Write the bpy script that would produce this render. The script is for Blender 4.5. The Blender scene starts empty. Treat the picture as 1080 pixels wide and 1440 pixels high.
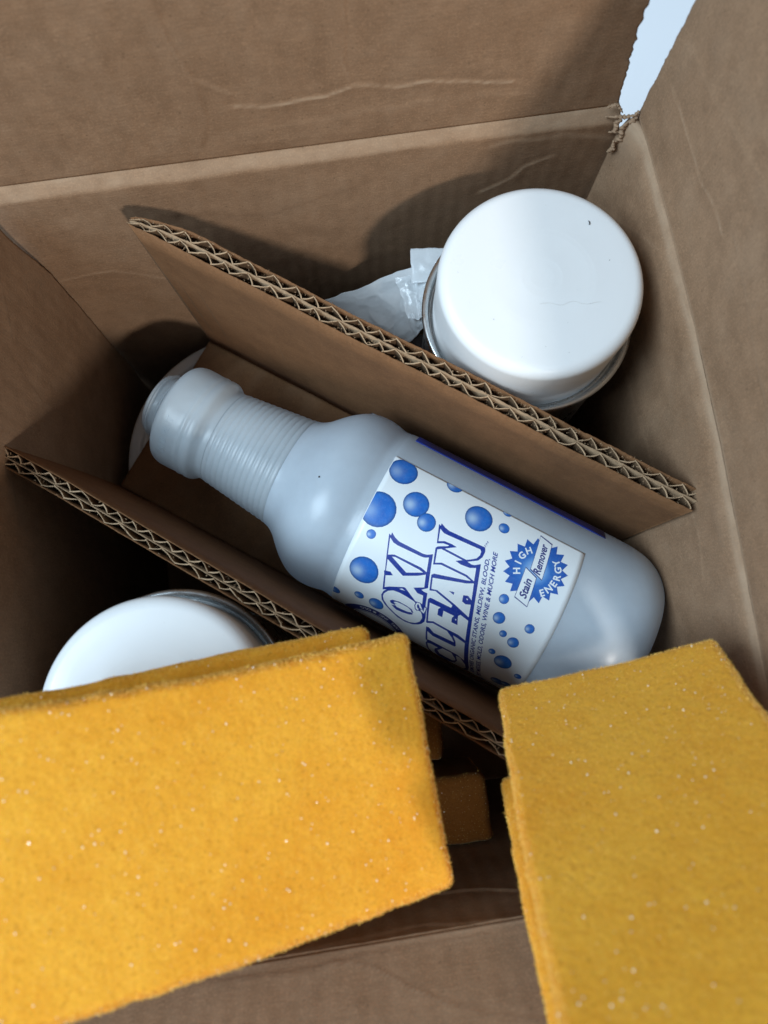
import bpy, bmesh, math, random
import numpy as np
from mathutils import Vector, Matrix
from mathutils.geometry import tessellate_polygon
from mathutils import noise as mn
random.seed(4); rng = np.random.default_rng(4)
sc = bpy.context.scene
COL = sc.collection
MM = 0.001

# ------------------------------------------------------------------ camera
def set_camera():
    # phone held above the open box, tilted eleven degrees from straight down
    F = 1040.0
    D = np.array([-6.0, -199.0, -F]); D /= np.linalg.norm(D)
    n = np.array([-0.148, 0.989, 0.0]); n -= D * n.dot(D); n /= np.linalg.norm(n)
    u = np.cross(n, -D)
    rot = np.array([u, n, -D])
    cd = bpy.data.cameras.new('camera'); c = bpy.data.objects.new('camera', cd); COL.objects.link(c)
    M = Matrix([list(rot[0]) + [0], list(rot[1]) + [0], list(rot[2]) + [0.430], [0, 0, 0, 1]])
    c.matrix_world = M
    cd.sensor_fit = 'VERTICAL'; cd.sensor_height = 36.0; cd.sensor_width = 27.0; cd.lens = 26.0
    cd.clip_start = 0.01; cd.clip_end = 50
    cd.dof.use_dof = True; cd.dof.focus_distance = 0.36; cd.dof.aperture_fstop = 9.0
    sc.camera = c
    return c
set_camera()

# ------------------------------------------------------------------ light
w = bpy.data.worlds.new("World"); sc.world = w; w.use_nodes = True
bg = w.node_tree.nodes['Background']
bg.inputs[0].default_value = (0.66, 0.85, 1.0, 1); bg.inputs[1].default_value = 0.22
ld = bpy.data.lights.new('ceiling_lamp', 'AREA'); ld.shape = 'DISK'; ld.size = 0.17; ld.energy = 22.0
ld.color = (1.0, 0.95, 0.88)
lo = bpy.data.objects.new('ceiling_lamp', ld); COL.objects.link(lo)
ldir = Vector((-0.365, 1.0, -0.92)).normalized()
lo.location = Vector((0, 0.06, 0.10)) - ldir * 2.2
lo.rotation_euler = ldir.to_track_quat('-Z', 'Y').to_euler()
# broad cool window light from the left
wd_ = bpy.data.lights.new('window_light', 'AREA'); wd_.shape = 'RECTANGLE'; wd_.size = 0.9; wd_.size_y = 0.9; wd_.energy = 36.0
wd_.color = (0.68, 0.86, 1.0)
wo = bpy.data.objects.new('window_light', wd_); COL.objects.link(wo)
wdir = Vector((0.62, 0.06, -0.77)).normalized()
wo.location = Vector((0, 0.05, 0.10)) - wdir * 1.8
wo.rotation_euler = wdir.to_track_quat('-Z', 'Y').to_euler()
sc.view_settings.view_transform = 'Standard'; sc.view_settings.look = 'None'
sc.view_settings.exposure = 0.2; sc.view_settings.gamma = 1.0
sc.cycles.max_bounces = 10; sc.cycles.diffuse_bounces = 5; sc.cycles.transparent_max_bounces = 12
sc.cycles.use_denoising = True
sc.cycles.sample_clamp_indirect = 6.0

# ------------------------------------------------------------------ helpers
ORG = {}
def thing(name, org, label, cat, group=None):
    o = bpy.data.objects.new(name, None); COL.objects.link(o); o.empty_display_size = 0.01
    o.location = Vector(org) * MM; o['label'] = label; o['category'] = cat
    if group: o['group'] = group
    ORG[o.name] = np.array(org, float)
    return o
def mesh_obj(name, V, F, mat, parent=None, smooth=True, org=None, label=None, attrs=None, kind=None):
    if parent is not None:
        base = ORG[parent.name]
    else:
        base = np.array(org if org is not None else (0, 0, 0), float)
    V = (np.asarray(V, float) - base) * MM
    me = bpy.data.meshes.new(name); me.from_pydata(V.tolist(), [], [list(f) for f in F]); me.update()
    if smooth: me.polygons.foreach_set('use_smooth', [True] * len(me.polygons))
    for k, a in (attrs or {}).items():
        a = np.asarray(a, float)
        if a.ndim == 1:
            at = me.attributes.new(k, 'FLOAT', 'POINT'); at.data.foreach_set('value', a.ravel())
        else:
            at = me.attributes.new(k, 'FLOAT_COLOR', 'POINT'); at.data.foreach_set('color', a.ravel())
    o = bpy.data.objects.new(name, me); COL.objects.link(o)
    if mat: me.materials.append(mat)
    if parent is not None: o.parent = parent
    else: o.location = Vector(base) * MM
    ORG[o.name] = base
    if label: o['label'] = label
    if kind: o['kind'] = kind
    return o
def grid_faces(nu, nv, off=0, flip=False):
    F = []
    for i in range(nu - 1):
        for j in range(nv - 1):
            a = off + i * nv + j; f = (a, a + nv, a + nv + 1, a + 1)
            F.append(f[::-1] if flip else f)
    return F
def rim_faces(nu, nv, off):
    # joins a front grid (0..) with a back grid (off..)
    loop = [i * nv for i in range(nu)] + [(nu - 1) * nv + j for j in range(1, nv)] + \
           [i * nv + nv - 1 for i in range(nu - 2, -1, -1)] + [j for j in range(nv - 2, 0, -1)]
    F = []
    for k in range(len(loop)):
        a, b = loop[k], loop[(k + 1) % len(loop)]
        F.append((b, a, a + off, b + off))
    return F
def vnoise(x, y, seed=0):
    # smooth value noise, arrays in, roughly -1..1
    xi = np.floor(x).astype(np.int64); yi = np.floor(y).astype(np.int64)
    xf = x - xi; yf = y - yi
    def h(a, b):
        n = (a * 374761393 + b * 668265263 + seed * 1442695041) & 0x7fffffff
        n = ((n ^ (n >> 13)) * 1274126177) & 0x7fffffff
        return ((n ^ (n >> 16)) & 0xffff) / 32767.5 - 1
    u = xf * xf * (3 - 2 * xf); v = yf * yf * (3 - 2 * yf)
    return (h(xi, yi) * (1 - u) * (1 - v) + h(xi + 1, yi) * u * (1 - v) + h(xi, yi + 1) * (1 - u) * v + h(xi + 1, yi + 1) * u * v)
def fbm(x, y, seed=0, o=4):
    s = 0; a = 1; t = 0
    for k in range(o):
        s = s + a * vnoise(x * 2 ** k, y * 2 ** k, seed + k * 17); t += a; a *= 0.5
    return s / t
def seg_dist(U, V, pts):
    d = np.full(U.shape, 1e9); sd = np.zeros(U.shape)
    for (x0, y0), (x1, y1) in zip(pts[:-1], pts[1:]):
        dx, dy = x1 - x0, y1 - y0; L2 = dx * dx + dy * dy
        t = np.clip(((U - x0) * dx + (V - y0) * dy) / L2, 0, 1)
        ex, ey = U - x0 - t * dx, V - y0 - t * dy
        dd = np.hypot(ex, ey); s = np.sign(ex * dy - ey * dx)
        m = dd < d; d = np.where(m, dd, d); sd = np.where(m, s, sd)
    return d, sd

# ------------------------------------------------------------------ materials
def new_mat(name):
    m = bpy.data.materials.new(name); m.use_nodes = True
    nt = m.node_tree; b = nt.nodes['Principled BSDF']
    return m, nt, b
def N(nt, t, **kw):
    n = nt.nodes.new(t)
    for k, v in kw.items(): setattr(n, k, v)
    return n
def noise_node(nt, scale, detail=3, rough=0.55, vec=None, dist=0.0):
    n = N(nt, 'ShaderNodeTexNoise'); n.inputs['Scale'].default_value = scale
    n.inputs['Detail'].default_value = detail; n.inputs['Roughness'].default_value = rough
    n.inputs['Distortion'].default_value = dist
    if vec is not None: nt.links.new(vec, n.inputs['Vector'])
    return n
def mixc(nt, fac, a, b, mode='MIX'):
    n = N(nt, 'ShaderNodeMix', data_type='RGBA', blend_type=mode)
    for s, v in ((n.inputs[0], fac), (n.inputs[6], a), (n.inputs[7], b)):
        if hasattr(v, 'is_output'): nt.links.new(v, s)
        elif isinstance(v, (int, float)): s.default_value = v
        else: s.default_value = (*v, 1)
    return n.outputs[2]
def ramp(nt, src, lo, hi, a=0.0, b=1.0):
    n = N(nt, 'ShaderNodeMapRange'); nt.links.new(src, n.inputs[0])
    n.inputs[1].default_value = lo; n.inputs[2].default_value = hi
    n.inputs[3].default_value = a; n.inputs[4].default_value = b
    return n.outputs[0]
def kraft(name, base, dark, stretch=(300, 300, 1500), wear_col=(0.44, 0.315, 0.215), stain=0.35):
    m, nt, b = new_mat(name)
    tc = N(nt, 'ShaderNodeTexCoord'); vec = tc.outputs['Object']
    mp = N(nt, 'ShaderNodeMapping'); nt.links.new(vec, mp.inputs[0]); mp.inputs['Scale'].default_value = stretch
    big = noise_node(nt, 14, 4, 0.6, vec); mid = noise_node(nt, 90, 4, 0.6, vec)
    fib = noise_node(nt, 1.0, 3, 0.6, mp.outputs[0]); fine = noise_node(nt, 1400, 2, 0.5, vec)
    c = mixc(nt, ramp(nt, big.outputs[0], 0.35, 0.7, 0, stain), base, dark)
    c = mixc(nt, ramp(nt, mid.outputs[0], 0.38, 0.72, 0, 0.6), c, tuple(x * 0.78 for x in dark))
    c = mixc(nt, ramp(nt, fib.outputs[0], 0.35, 0.72, 0, 0.5), c, tuple(x * 0.62 for x in base))
    gr = noise_node(nt, 650, 3, 0.65, vec)
    c = mixc(nt, ramp(nt, gr.outputs[0], 0.42, 0.70, 0, 0.45), c, tuple(x * 0.66 for x in base))
    c = mixc(nt, ramp(nt, fine.outputs[0], 0.5, 0.75, 0, 0.5), c, tuple(min(1, x * 1.35) for x in base))
    # darker flecks in the recycled paper
    vo = N(nt, 'ShaderNodeTexVoronoi'); vo.inputs['Scale'].default_value = 240; nt.links.new(vec, vo.inputs['Vector'])
    c = mixc(nt, ramp(nt, vo.outputs['Distance'], 0.05, 0.14, 0.45, 0), c, tuple(x * 0.45 for x in dark))
    at = N(nt, 'ShaderNodeAttribute', attribute_name='wear')
    c = mixc(nt, at.outputs['Fac'], c, wear_col)
    nt.links.new(c, b.inputs['Base Color'])
    b.inputs['Roughness'].default_value = 0.82
    b.inputs['Specular IOR Level'].default_value = 0.25
    bp = N(nt, 'ShaderNodeBump'); bp.inputs['Strength'].default_value = 0.6; bp.inputs['Distance'].default_value = 0.0002
    ad = N(nt, 'ShaderNodeMath', operation='ADD'); nt.links.new(fib.outputs[0], ad.inputs[0]); nt.links.new(mid.outputs[0], ad.inputs[1])
    nt.links.new(ad.outputs[0], bp.inputs['Height']); nt.links.new(bp.outputs[0], b.inputs['Normal'])
    return m
M_box = kraft('kraft_box', (0.335, 0.205, 0.122), (0.24, 0.138, 0.077), (200, 200, 1300))
M_box_side = kraft('kraft_box_side', (0.335, 0.205, 0.122), (0.24, 0.138, 0.077), (200, 1300, 200))
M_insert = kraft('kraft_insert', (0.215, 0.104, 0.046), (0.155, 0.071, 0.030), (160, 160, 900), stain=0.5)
M_flutes = kraft('kraft_fluting', (0.17, 0.105, 0.060), (0.13, 0.078, 0.044), (400, 400, 400), wear_col=(0.50, 0.35, 0.22))  # wall colour darkened so the hollows between flutes read as shaded
M_flute = kraft('kraft_flute', (0.38, 0.255, 0.155), (0.29, 0.185, 0.11), (400, 400, 400))
def simple(name, col, rough=0.5, **kw):
    m, nt, b = new_mat(name); b.inputs['Base Color'].default_value = (*col, 1); b.inputs['Roughness'].default_value = rough
    for k, v in kw.items(): b.inputs[k.replace('_', ' ')].default_value = v
    return m, nt, b
# white moulded cap
M_cap, nt, b = simple('white_cap_plastic', (0.80, 0.81, 0.82), 0.32)
b.inputs['Subsurface Weight'].default_value = 0.15; b.inputs['Subsurface Radius'].default_value = (1, 1, 1); b.inputs['Subsurface Scale'].default_value = 0.002
tc = N(nt, 'ShaderNodeTexCoord'); nn = noise_node(nt, 35, 4, 0.6, tc.outputs['Object'])
n2 = noise_node(nt, 420, 3, 0.7, tc.outputs['Object'])
c = mixc(nt, ramp(nt, nn.outputs[0], 0.5, 0.8, 0, 0.25), (0.80, 0.81, 0.82), (0.74, 0.74, 0.73))
c = mixc(nt, ramp(nt, n2.outputs[0], 0.70, 0.78, 0, 0.35), c, (0.55, 0.52, 0.48))
nt.links.new(c, b.inputs['Base Color']); nt.links.new(ramp(nt, nn.outputs[0], 0.3, 0.7, 0.26, 0.42), b.inputs['Roughness'])
M_metal, nt, b = simple('tinplate', (0.62, 0.64, 0.65), 0.28, Metallic=1.0)
tc = N(nt, 'ShaderNodeTexCoord'); nn = noise_node(nt, 160, 4, 0.6, tc.outputs['Object'])
nt.links.new(ramp(nt, nn.outputs[0], 0.3, 0.7, 0.2, 0.42), b.inputs['Roughness'])
nt.links.new(mixc(nt, ramp(nt, nn.outputs[0], 0.45, 0.75, 0, 0.5), (0.62, 0.64, 0.65), (0.36, 0.37, 0.37)), b.inputs['Base Color'])
M_dark, _, _ = simple('dark_grit', (0.03, 0.03, 0.035), 0.7)
# frosted natural polyethylene of the bottle
def frosted(name, col, trans, rough, transp=0.0):
    m, nt, b = new_mat(name)
    tc = N(nt, 'ShaderNodeTexCoord')
    nn = noise_node(nt, 40, 5, 0.6, tc.outputs['Object']); n3 = noise_node(nt, 1600, 2, 0.5, tc.outputs['Object'])
    cc = mixc(nt, ramp(nt, nn.outputs[0], 0.35, 0.7), col, tuple(x * 0.9 for x in col))
    nt.links.new(cc, b.inputs['Base Color']); b.inputs['Roughness'].default_value = rough
    b.inputs['IOR'].default_value = 1.5
    b.inputs['Subsurface Weight'].default_value = 0.25; b.inputs['Subsurface Radius'].default_value = (0.9, 1.0, 1.0); b.inputs['Subsurface Scale'].default_value = 0.006
    tr = N(nt, 'ShaderNodeBsdfTranslucent'); nt.links.new(cc, tr.inputs[0])
    mx = N(nt, 'ShaderNodeMixShader'); mx.inputs[0].default_value = trans
    nt.links.new(b.outputs[0], mx.inputs[1]); nt.links.new(tr.outputs[0], mx.inputs[2])
    out = nt.nodes['Material Output']; last = mx.outputs[0]
    if transp:
        tp = N(nt, 'ShaderNodeBsdfTransparent'); m2 = N(nt, 'ShaderNodeMixShader'); m2.inputs[0].default_value = transp
        nt.links.new(last, m2.inputs[1]); nt.links.new(tp.outputs[0], m2.inputs[2]); last = m2.outputs[0]
    nt.links.new(last, out.inputs[0])
    bp = N(nt, 'ShaderNodeBump'); bp.inputs['Strength'].default_value = 0.35; bp.inputs['Distance'].default_value = 0.0001
    nt.links.new(n3.outputs[0], bp.inputs['Height']); nt.links.new(bp.outputs[0], b.inputs['Normal'])
    return m
M_bottle = frosted('frosted_bottle_plastic', (0.75, 0.85, 0.95), 0.38, 0.28, 0.05)
M_neck = frosted('frosted_neck_plastic', (0.74, 0.82, 0.88), 0.40, 0.28, 0.18)
M_lid = frosted('clear_lid_plastic', (0.96, 0.98, 0.98), 0.2, 0.12, 0.08)
M_bag = frosted('thin_white_plastic_film', (0.88, 0.92, 0.95), 0.25, 0.16, 0.10)
def printed(name, rough=0.38):
    m, nt, b = new_mat(name)
    at = N(nt, 'ShaderNodeAttribute', attribute_name='ink'); tc = N(nt, 'ShaderNodeTexCoord')
    nn = noise_node(nt, 900, 3, 0.6, tc.outputs['Object'])
    nt.links.new(mixc(nt, ramp(nt, nn.outputs[0], 0.45, 0.8, 0, 0.12), at.outputs['Color'], (0.4, 0.5, 0.75)), b.inputs['Base Color'])
    b.inputs['Roughness'].default_value = rough
    return m
M_print = printed('printed_ink')
M_paper, nt, b = simple('label_paper', (0.84, 0.90, 0.94), 0.36)
tc = N(nt, 'ShaderNodeTexCoord'); nn = noise_node(nt, 60, 4, 0.6, tc.outputs['Object'])
nt.links.new(mixc(nt, ramp(nt, nn.outputs[0], 0.4, 0.75, 0, 0.3), (0.84, 0.90, 0.94), (0.78, 0.84, 0.88)), b.inputs['Base Color'])
M_navy, _, _ = simple('navy_label_print', (0.008, 0.03, 0.26), 0.35)
# foam
def foam(name, base, deep):
    m, nt, b = new_mat(name)
    tc = N(nt, 'ShaderNodeTexCoord'); vec = tc.outputs['Object']
    n1 = noise_node(nt, 1150, 2, 0.55, vec); n2 = noise_node(nt, 420, 3, 0.6, vec); n3 = noise_node(nt, 20, 4, 0.55, vec); n4 = noise_node(nt, 120, 3, 0.6, vec)
    vo = N(nt, 'ShaderNodeTexVoronoi'); vo.inputs['Scale'].default_value = 760; nt.links.new(vec, vo.inputs['Vector'])
    v2 = N(nt, 'ShaderNodeTexVoronoi'); v2.inputs['Scale'].default_value = 330; nt.links.new(vec, v2.inputs['Vector'])
    c = mixc(nt, ramp(nt, n3.outputs[0], 0.38, 0.68, 0, 0.75), base, tuple(x * y for x, y in zip(base, (0.90, 0.74, 0.5))))
    c = mixc(nt, ramp(nt, n4.outputs[0], 0.42, 0.70, 0, 0.35), c, tuple(min(1, x * y) for x, y in zip(base, (1.1, 1.2, 1.5))))
    c = mixc(nt, ramp(nt, n2.outputs[0], 0.42, 0.72, 0, 0.32), c, deep)
    c = mixc(nt, ramp(nt, n1.outputs[0], 0.50, 0.72, 0, 0.35), c, tuple(x * 0.8 for x in deep))
    c = mixc(nt, ramp(nt, v2.outputs['Distance'], 0.08, 0.22, 0.35, 0), c, tuple(x * 0.55 for x in deep))
    c = mixc(nt, ramp(nt, vo.outputs['Distance'], 0.05, 0.25, 0.2, 0), c, (0.88, 0.66, 0.26))
    v3 = N(nt, 'ShaderNodeTexVoronoi'); v3.inputs['Scale'].default_value = 1050; nt.links.new(vec, v3.inputs['Vector'])
    c = mixc(nt, ramp(nt, v3.outputs['Distance'], 0.10, 0.32, 0.55, 0), c, tuple(x * 0.7 for x in deep))
    nt.links.new(c, b.inputs['Base Color'])
    b.inputs['Roughness'].default_value = 0.9; b.inputs['Specular IOR Level'].default_value = 0.1
    b.inputs['Subsurface Weight'].default_value = 0.35; b.inputs['Subsurface Radius'].default_value = (1.0, 0.45, 0.10)
    b.inputs['Subsurface Scale'].default_value = 0.003
    b.inputs['Sheen Weight'].default_value = 0.15; b.inputs['Sheen Tint'].default_value = (1.0, 0.85, 0.5, 1)
    bp = N(nt, 'ShaderNodeBump'); bp.inputs['Strength'].default_value = 0.35; bp.inputs['Distance'].default_value = 0.00022
    nt.links.new(n1.outputs[0], bp.inputs['Height']); nt.links.new(bp.outputs[0], b.inputs['Normal'])
    return m
M_foam = foam('yellow_foam', (0.84, 0.415, 0.042), (0.70, 0.29, 0.018))
M_foam_yellow = M_foam
M_foam_shaded = foam('orange_foam_shaded', (0.22, 0.075, 0.012), (0.14, 0.04, 0.006))  # orange foam with the shade deep in the box put into its colour
M_fibre, nt, b = simple('foam_fibre', (0.90, 0.56, 0.12), 0.8)
b.inputs['Subsurface Weight'].default_value = 0.0
M_glint, _, _ = simple('foam_cell_film', (0.95, 0.86, 0.62), 0.22)
M_table, nt, b = simple('white_tabletop', (0.80, 0.85, 0.92), 0.5)
tc = N(nt, 'ShaderNodeTexCoord'); nn = noise_node(nt, 8, 4, 0.6, tc.outputs['Object'])
nt.links.new(mixc(nt, nn.outputs[0], (0.78, 0.84, 0.92), (0.84, 0.88, 0.94)), b.inputs['Base Color'])

# ------------------------------------------------------------------ table
g = 40
us = np.linspace(-1500, 1500, g); vs = np.linspace(-1500, 1500, g)
V = [(x, y, -118.0) for x in us for y in vs] + [(x, y, -143.0) for x in us for y in vs]
F = grid_faces(g, g) + grid_faces(g, g, g * g, True) + rim_faces(g, g, g * g)
tb = mesh_obj('table', V, F, M_table, org=(0, 0, -118))
tb['kind'] = 'structure'

# ------------------------------------------------------------------ the big open box
XL, XR, YF, YB, ZT, ZB = -135.0, 143.0, -97.0, 210.0, 148.0, -112.0
box = thing('cardboard_box', (4, 56, ZB - 5), 'large open brown cardboard box with worn creased flaps holding everything', 'cardboard box')
def sheet(name, P0, U, Vd, u0, u1, v0, v1, mat, hf, wearf, thick=4.0, step=1.0, ju=None, parent=None, label=None):
    """corrugated panel: u along U, v along Vd, relief hf(u, v) along the inward normal; ju(v)->(u start, u end)"""
    P0, U, Vd = (np.array(a, float) for a in (P0, U, Vd)); Nn = np.cross(U, Vd); Nn /= np.linalg.norm(Nn)
    nu = int(abs(u1 - u0) / step) + 2; nv = int(abs(v1 - v0) / step) + 2
    v = np.linspace(v0, v1, nv)
    ua = np.full(nv, u0, float); ub = np.full(nv, u1, float)
    if ju: ua, ub = ju(v)
    t = np.linspace(0, 1, nu)[:, None]
    UU = ua[None, :] + (ub - ua)[None, :] * t; VV = np.repeat(v[None, :], nu, 0)
    H = hf(UU, VV); W = np.clip(wearf(UU, VV), 0, 1)
    Pf = P0 + UU[..., None] * U + VV[..., None] * Vd + H[..., None] * Nn
    Pb = Pf - Nn * thick
    Vt = np.concatenate([Pf.reshape(-1, 3), Pb.reshape(-1, 3)])
    F = grid_faces(nu, nv) + grid_faces(nu, nv, nu * nv, True) + rim_faces(nu, nv, nu * nv)
    wr = np.concatenate([W.ravel(), W.ravel()])
    return mesh_obj(name, Vt, F, mat, parent or box, attrs={'wear': wr}, label=label)
def crease(U, V, pts, w, amp, wear, seed=1):
    d, s = seg_dist(U + 1.3 * vnoise(U / 15, V / 15, seed), V + 1.3 * vnoise(U / 13, V / 13, seed + 9), pts)
    br = 0.62 + 0.38 * vnoise(U / 16, V / 16, seed + 3)
    w = w * 0.75; h = 0.42 * amp * np.exp(-np.abs(d / w) ** 1.4) * br + 0.3 * amp * s * (1 - np.exp(-(d / w) ** 2)) * np.exp(-(d / (w * 4.5)) ** 1.5)
    return h, wear * br * np.exp(-(d / (w * 0.7)) ** 2)
def relief(U, V, creases, wave=0.045, low=1.0, seed=0, along='u'):
    a = U if along == 'u' else V
    h = low * fbm(U / 70, V / 70, seed, 3) + 0.12 * fbm(U / 9, V / 9, seed + 5, 3) + wave * np.sin(a * 2 * np.pi / 7.4)
    wr = 0.10 * np.clip(fbm(U / 14, V / 14, seed + 8, 4) * 2.0, 0, 1)
    for k, (pts, w, amp, we) in enumerate(creases):
        hh, ww = crease(U, V, pts, w, amp, we, seed + k * 5); h = h + hh; wr = wr + ww
    return h, wr
def mk(creases, **kw):
    return (lambda U, V: relief(U, V, creases, **kw)[0]), (lambda U, V: relief(U, V, creases, **kw)[1])
# back wall (u = x, v = z); its inward normal is -y
cb = [([(-138, 77), (-105, 83), (-82, 68), (-61, 52)], 1.0, 0.5, 0.35), ([(83, 106.7), (95, 114), (101, 121.7), (112, 126)], 0.9, 0.7, 0.7),
      ([(84.8, 139.6), (113, 141), (136, 134.4)], 1.6, 0.8, 0.25), ([(-60, 120), (-20, 110), (30, 125)], 2.0, -0.3, 0.05)]
h0, w0 = mk(cb, seed=3, low=0.8)
def bend(V): return -4.2 * np.clip((V - 143.8) / 6.2, 0, 1) ** 1.3
hb = lambda U, V: h0(U, V) + bend(V + 1.1 * fbm(U / 45, U * 0, 77, 3))
wb = lambda U, V: w0(U, V) + 0.45 * np.clip((V + 1.6 * fbm(U / 30, U * 0, 78, 4) - 143.8) / 1.5, 0, 1) * (0.65 + 0.5 * fbm(U / 8, V / 3, 2, 4))
def jb(v):
    return np.full(v.shape, XL - 12.0) , 141 - 3.5 * np.clip((v - 130) / 20, 0, 1) + 0.6 * vnoise(v / 2, v * 0, 4)
sheet('back_wall', (0, YB, 0), (1, 0, 0), (0, 0, 1), XL - 12, 141, ZB, 150, M_box, hb, wb, ju=jb)
# back flap, upright above the fold
cf = [([(-41, 240), (-40.8, 212.2), (-36.9, 194), (-25.4, 186.1)], 1.0, 0.8, 0.35), ([(-24.2, 178.5), (-5.2, 175.9), (12, 177), (23, 180.3), (42.6, 178), (60, 176), (86.8, 173)], 0.8, 0.9, 0.95),
      ([(19.1, 240), (19.5, 193.1), (22.5, 181.5)], 1.0, 0.7, 0.3), ([(-36.9, 194), (-36.3, 173.7), (-40.5, 162.2)], 1.2, 0.7, 0.15),
      ([(-30, 163), (30, 167), (90, 165)], 2.2, 0.4, 0.1), ([(-120, 250), (-80, 190), (-70, 165)], 1.5, 0.4, 0.1)]
h1, w1 = mk(cf, seed=11, low=1.3)
def jf(v):
    e = 137 - 7 * np.clip((v - 150) / 58, 0, 1.6) ** 0.9
    return np.full(v.shape, XL - 3), e + 0.9 * fbm(v / 5, v * 0 + 3, 8, 4) + 0.5 * vnoise(v / 1.7, v * 0, 5)
sheet('back_flap', (0, YB + 4.2, 0), (1, 0, 0), (0, 0, 1), XL - 3, 137, 150.2, 288, M_box,
      lambda U, V: h1(U, V) * np.clip((V - 150.2) / 6, 0, 1), w1, ju=jf)
# right wall (u = -y, v = z): inward normal is -x
cr = [([(-205, 60), (-120, 75), (-40, 90)], 2.0, 0.4, 0.08), ([(-42, 118), (-30, 122), (-12, 119)], 0.7, 0.4, 0.35), ([(-196, 100), (-150, 140)], 1.5, 0.4, 0.1)]
h2, w2 = mk(cr, seed=23, low=1.0, along='u')
def bowR(U):
    y = -U
    return np.interp(y, [-97, -50, 10, 60, 110, 160, 195, 203, 211], [10, 6.0, 3.0, 0.4, -0.8, -0.6, 0.4, 3.0, 7.5])
hR = lambda U, V: h2(U, V) + bowR(U) - 2.6 * np.clip((V - 139) / 10, 0, 1) ** 1.8
wR = lambda U, V: w2(U, V) + 0.75 * np.exp(-((V - 147.5) / 2.2) ** 2) * (0.7 + 0.4 * fbm(U / 8, V / 2, 3, 3)) + 0.3 * np.clip((-U - 190) / 12, 0, 1) * np.clip((V - 120) / 20, 0, 1)
sheet('right_wall', (XR, 0, 0), (0, -1, 0), (0, 0, 1), -208, 97, ZB, 149, M_box_side, hR, wR)
cg = [([(-198, 178.7), (-179, 178.5), (-157, 179.4), (-130, 184)], 0.6, 0.5, 0.5), ([(-51, 183.5), (-81, 188), (-126, 190)], 0.8, 0.4, 0.25), ([(-200, 195), (-120, 215), (-60, 205)], 2, 0.6, 0.05)]
h3, w3 = mk(cg, seed=31, low=1.2)
def jg(v):
    e = -208.5 + 0.6 * np.clip((v - 150) / 30, 0, 2)
    return e - 0.8 * fbm(v / 4.5, v * 0 + 7, 18, 4) - 0.7 * np.clip(vnoise(v / 2.2, v * 0, 6), 0, 1), np.full(v.shape, 97.0)
def bowF(U): return np.interp(-U, [-97, -50, 10, 60, 110, 160, 195, 209], [10, 6.0, 3.0, 0.4, -0.8, -0.6, 0.2, 1.2])
sheet('right_flap', (XR + 2.7, 0, 0), (0, -1, 0), (0, 0, 1), -208, 97, 148.6, 304, M_box_side,
      lambda U, V: (h3(U, V)) * np.clip((V - 149.2) / 6, 0, 1) + bowF(U), lambda U, V: w3(U, V) + 0.6 * np.exp(-((V - 148.6) / 1.5) ** 2), ju=jg)
# left wall (u = y, v = z): inward normal +x
cl = [([(186, 140), (175, 132), (160, 124)], 0.8, 0.5, 0.4), ([(150, 120), (140, 90), (150, 60)], 1.2, 0.4, 0.12), ([(100, 120), (80, 118), (40, 125)], 1.4, 0.4, 0.1)]
h4, w4 = mk(cl, seed=41, low=0.9)
def jl(v): return np.full(v.shape, -97.0), 209.5 - 6.5 * np.clip((v - 88) / 45, 0, 1) + 0.3 * vnoise(v / 3, v * 0, 2)
sheet('left_wall', (XL, 0, 0), (0, 1, 0), (0, 0, 1), -97, 208, ZB, 148, M_box_side,
      lambda U, V: h4(U, V) - 10 * np.sin(np.pi * np.clip((209 - U) / 306, 0, 1)), w4, ju=jl)
# front wall (u = -x): inward normal +y
cw = [([(-60, 120), (-39, 119.2), (-19, 111.4), (20, 104), (85, 92)], 1.2, 1.0, 0.12), ([(-35, 148), (0, 140), (45, 146)], 1.5, 0.6, 0.1)]
h5, w5 = mk(cw, seed=51, low=1.2)
sheet('front_wall', (0, YF, 0), (-1, 0, 0), (0, 0, 1), -143, 140, ZB, 147.5, M_box, h5, w5)
# front flap leans outwards from the fold
ang = math.radians(36); fv = (0, -math.sin(ang), math.cos(ang))
cv = [([(30, 6), (20, 9), (8, 18), (-4, 25), (-18, 31), (-40, 36)], 0.8, 0.5, 0.45), ([(75, 5), (30, 6), (-30, 3), (-60, 5)], 0.9, 0.9, 0.3)]
h6, w6 = mk(cv, seed=61, low=1.5)
sheet('front_flap', (0, YF - 0.6, 148.0), (-1, 0, 0), fv, -142, 139, 0.3, 138, M_box, lambda U, V: h6(U, V) * np.clip(V / 5, 0, 1),
      lambda U, V: w6(U, V) + 0.35 * np.exp(-(V / 1.6) ** 2))
h7, w7 = mk([], seed=71, low=1.2)
sheet('left_flap', (XL - 6.5, 0, 148.3), (0, 1, 0), (-math.sin(1.2), 0, math.cos(1.2)), -95, 205, 0.3, 138, M_box_side,
      lambda U, V: h7(U, V) * np.clip(V / 5, 0, 1), w7, step=3)
h8, w8 = mk([([(-130, 55), (138, 57)], 0.8, -1.0, 0.1)], seed=81, low=0.8)
sheet('floor_panel', (0, 0, ZB), (1, 0, 0), (0, 1, 0), -146, 143, -97, 210, M_box, h8, w8, step=3)
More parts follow.
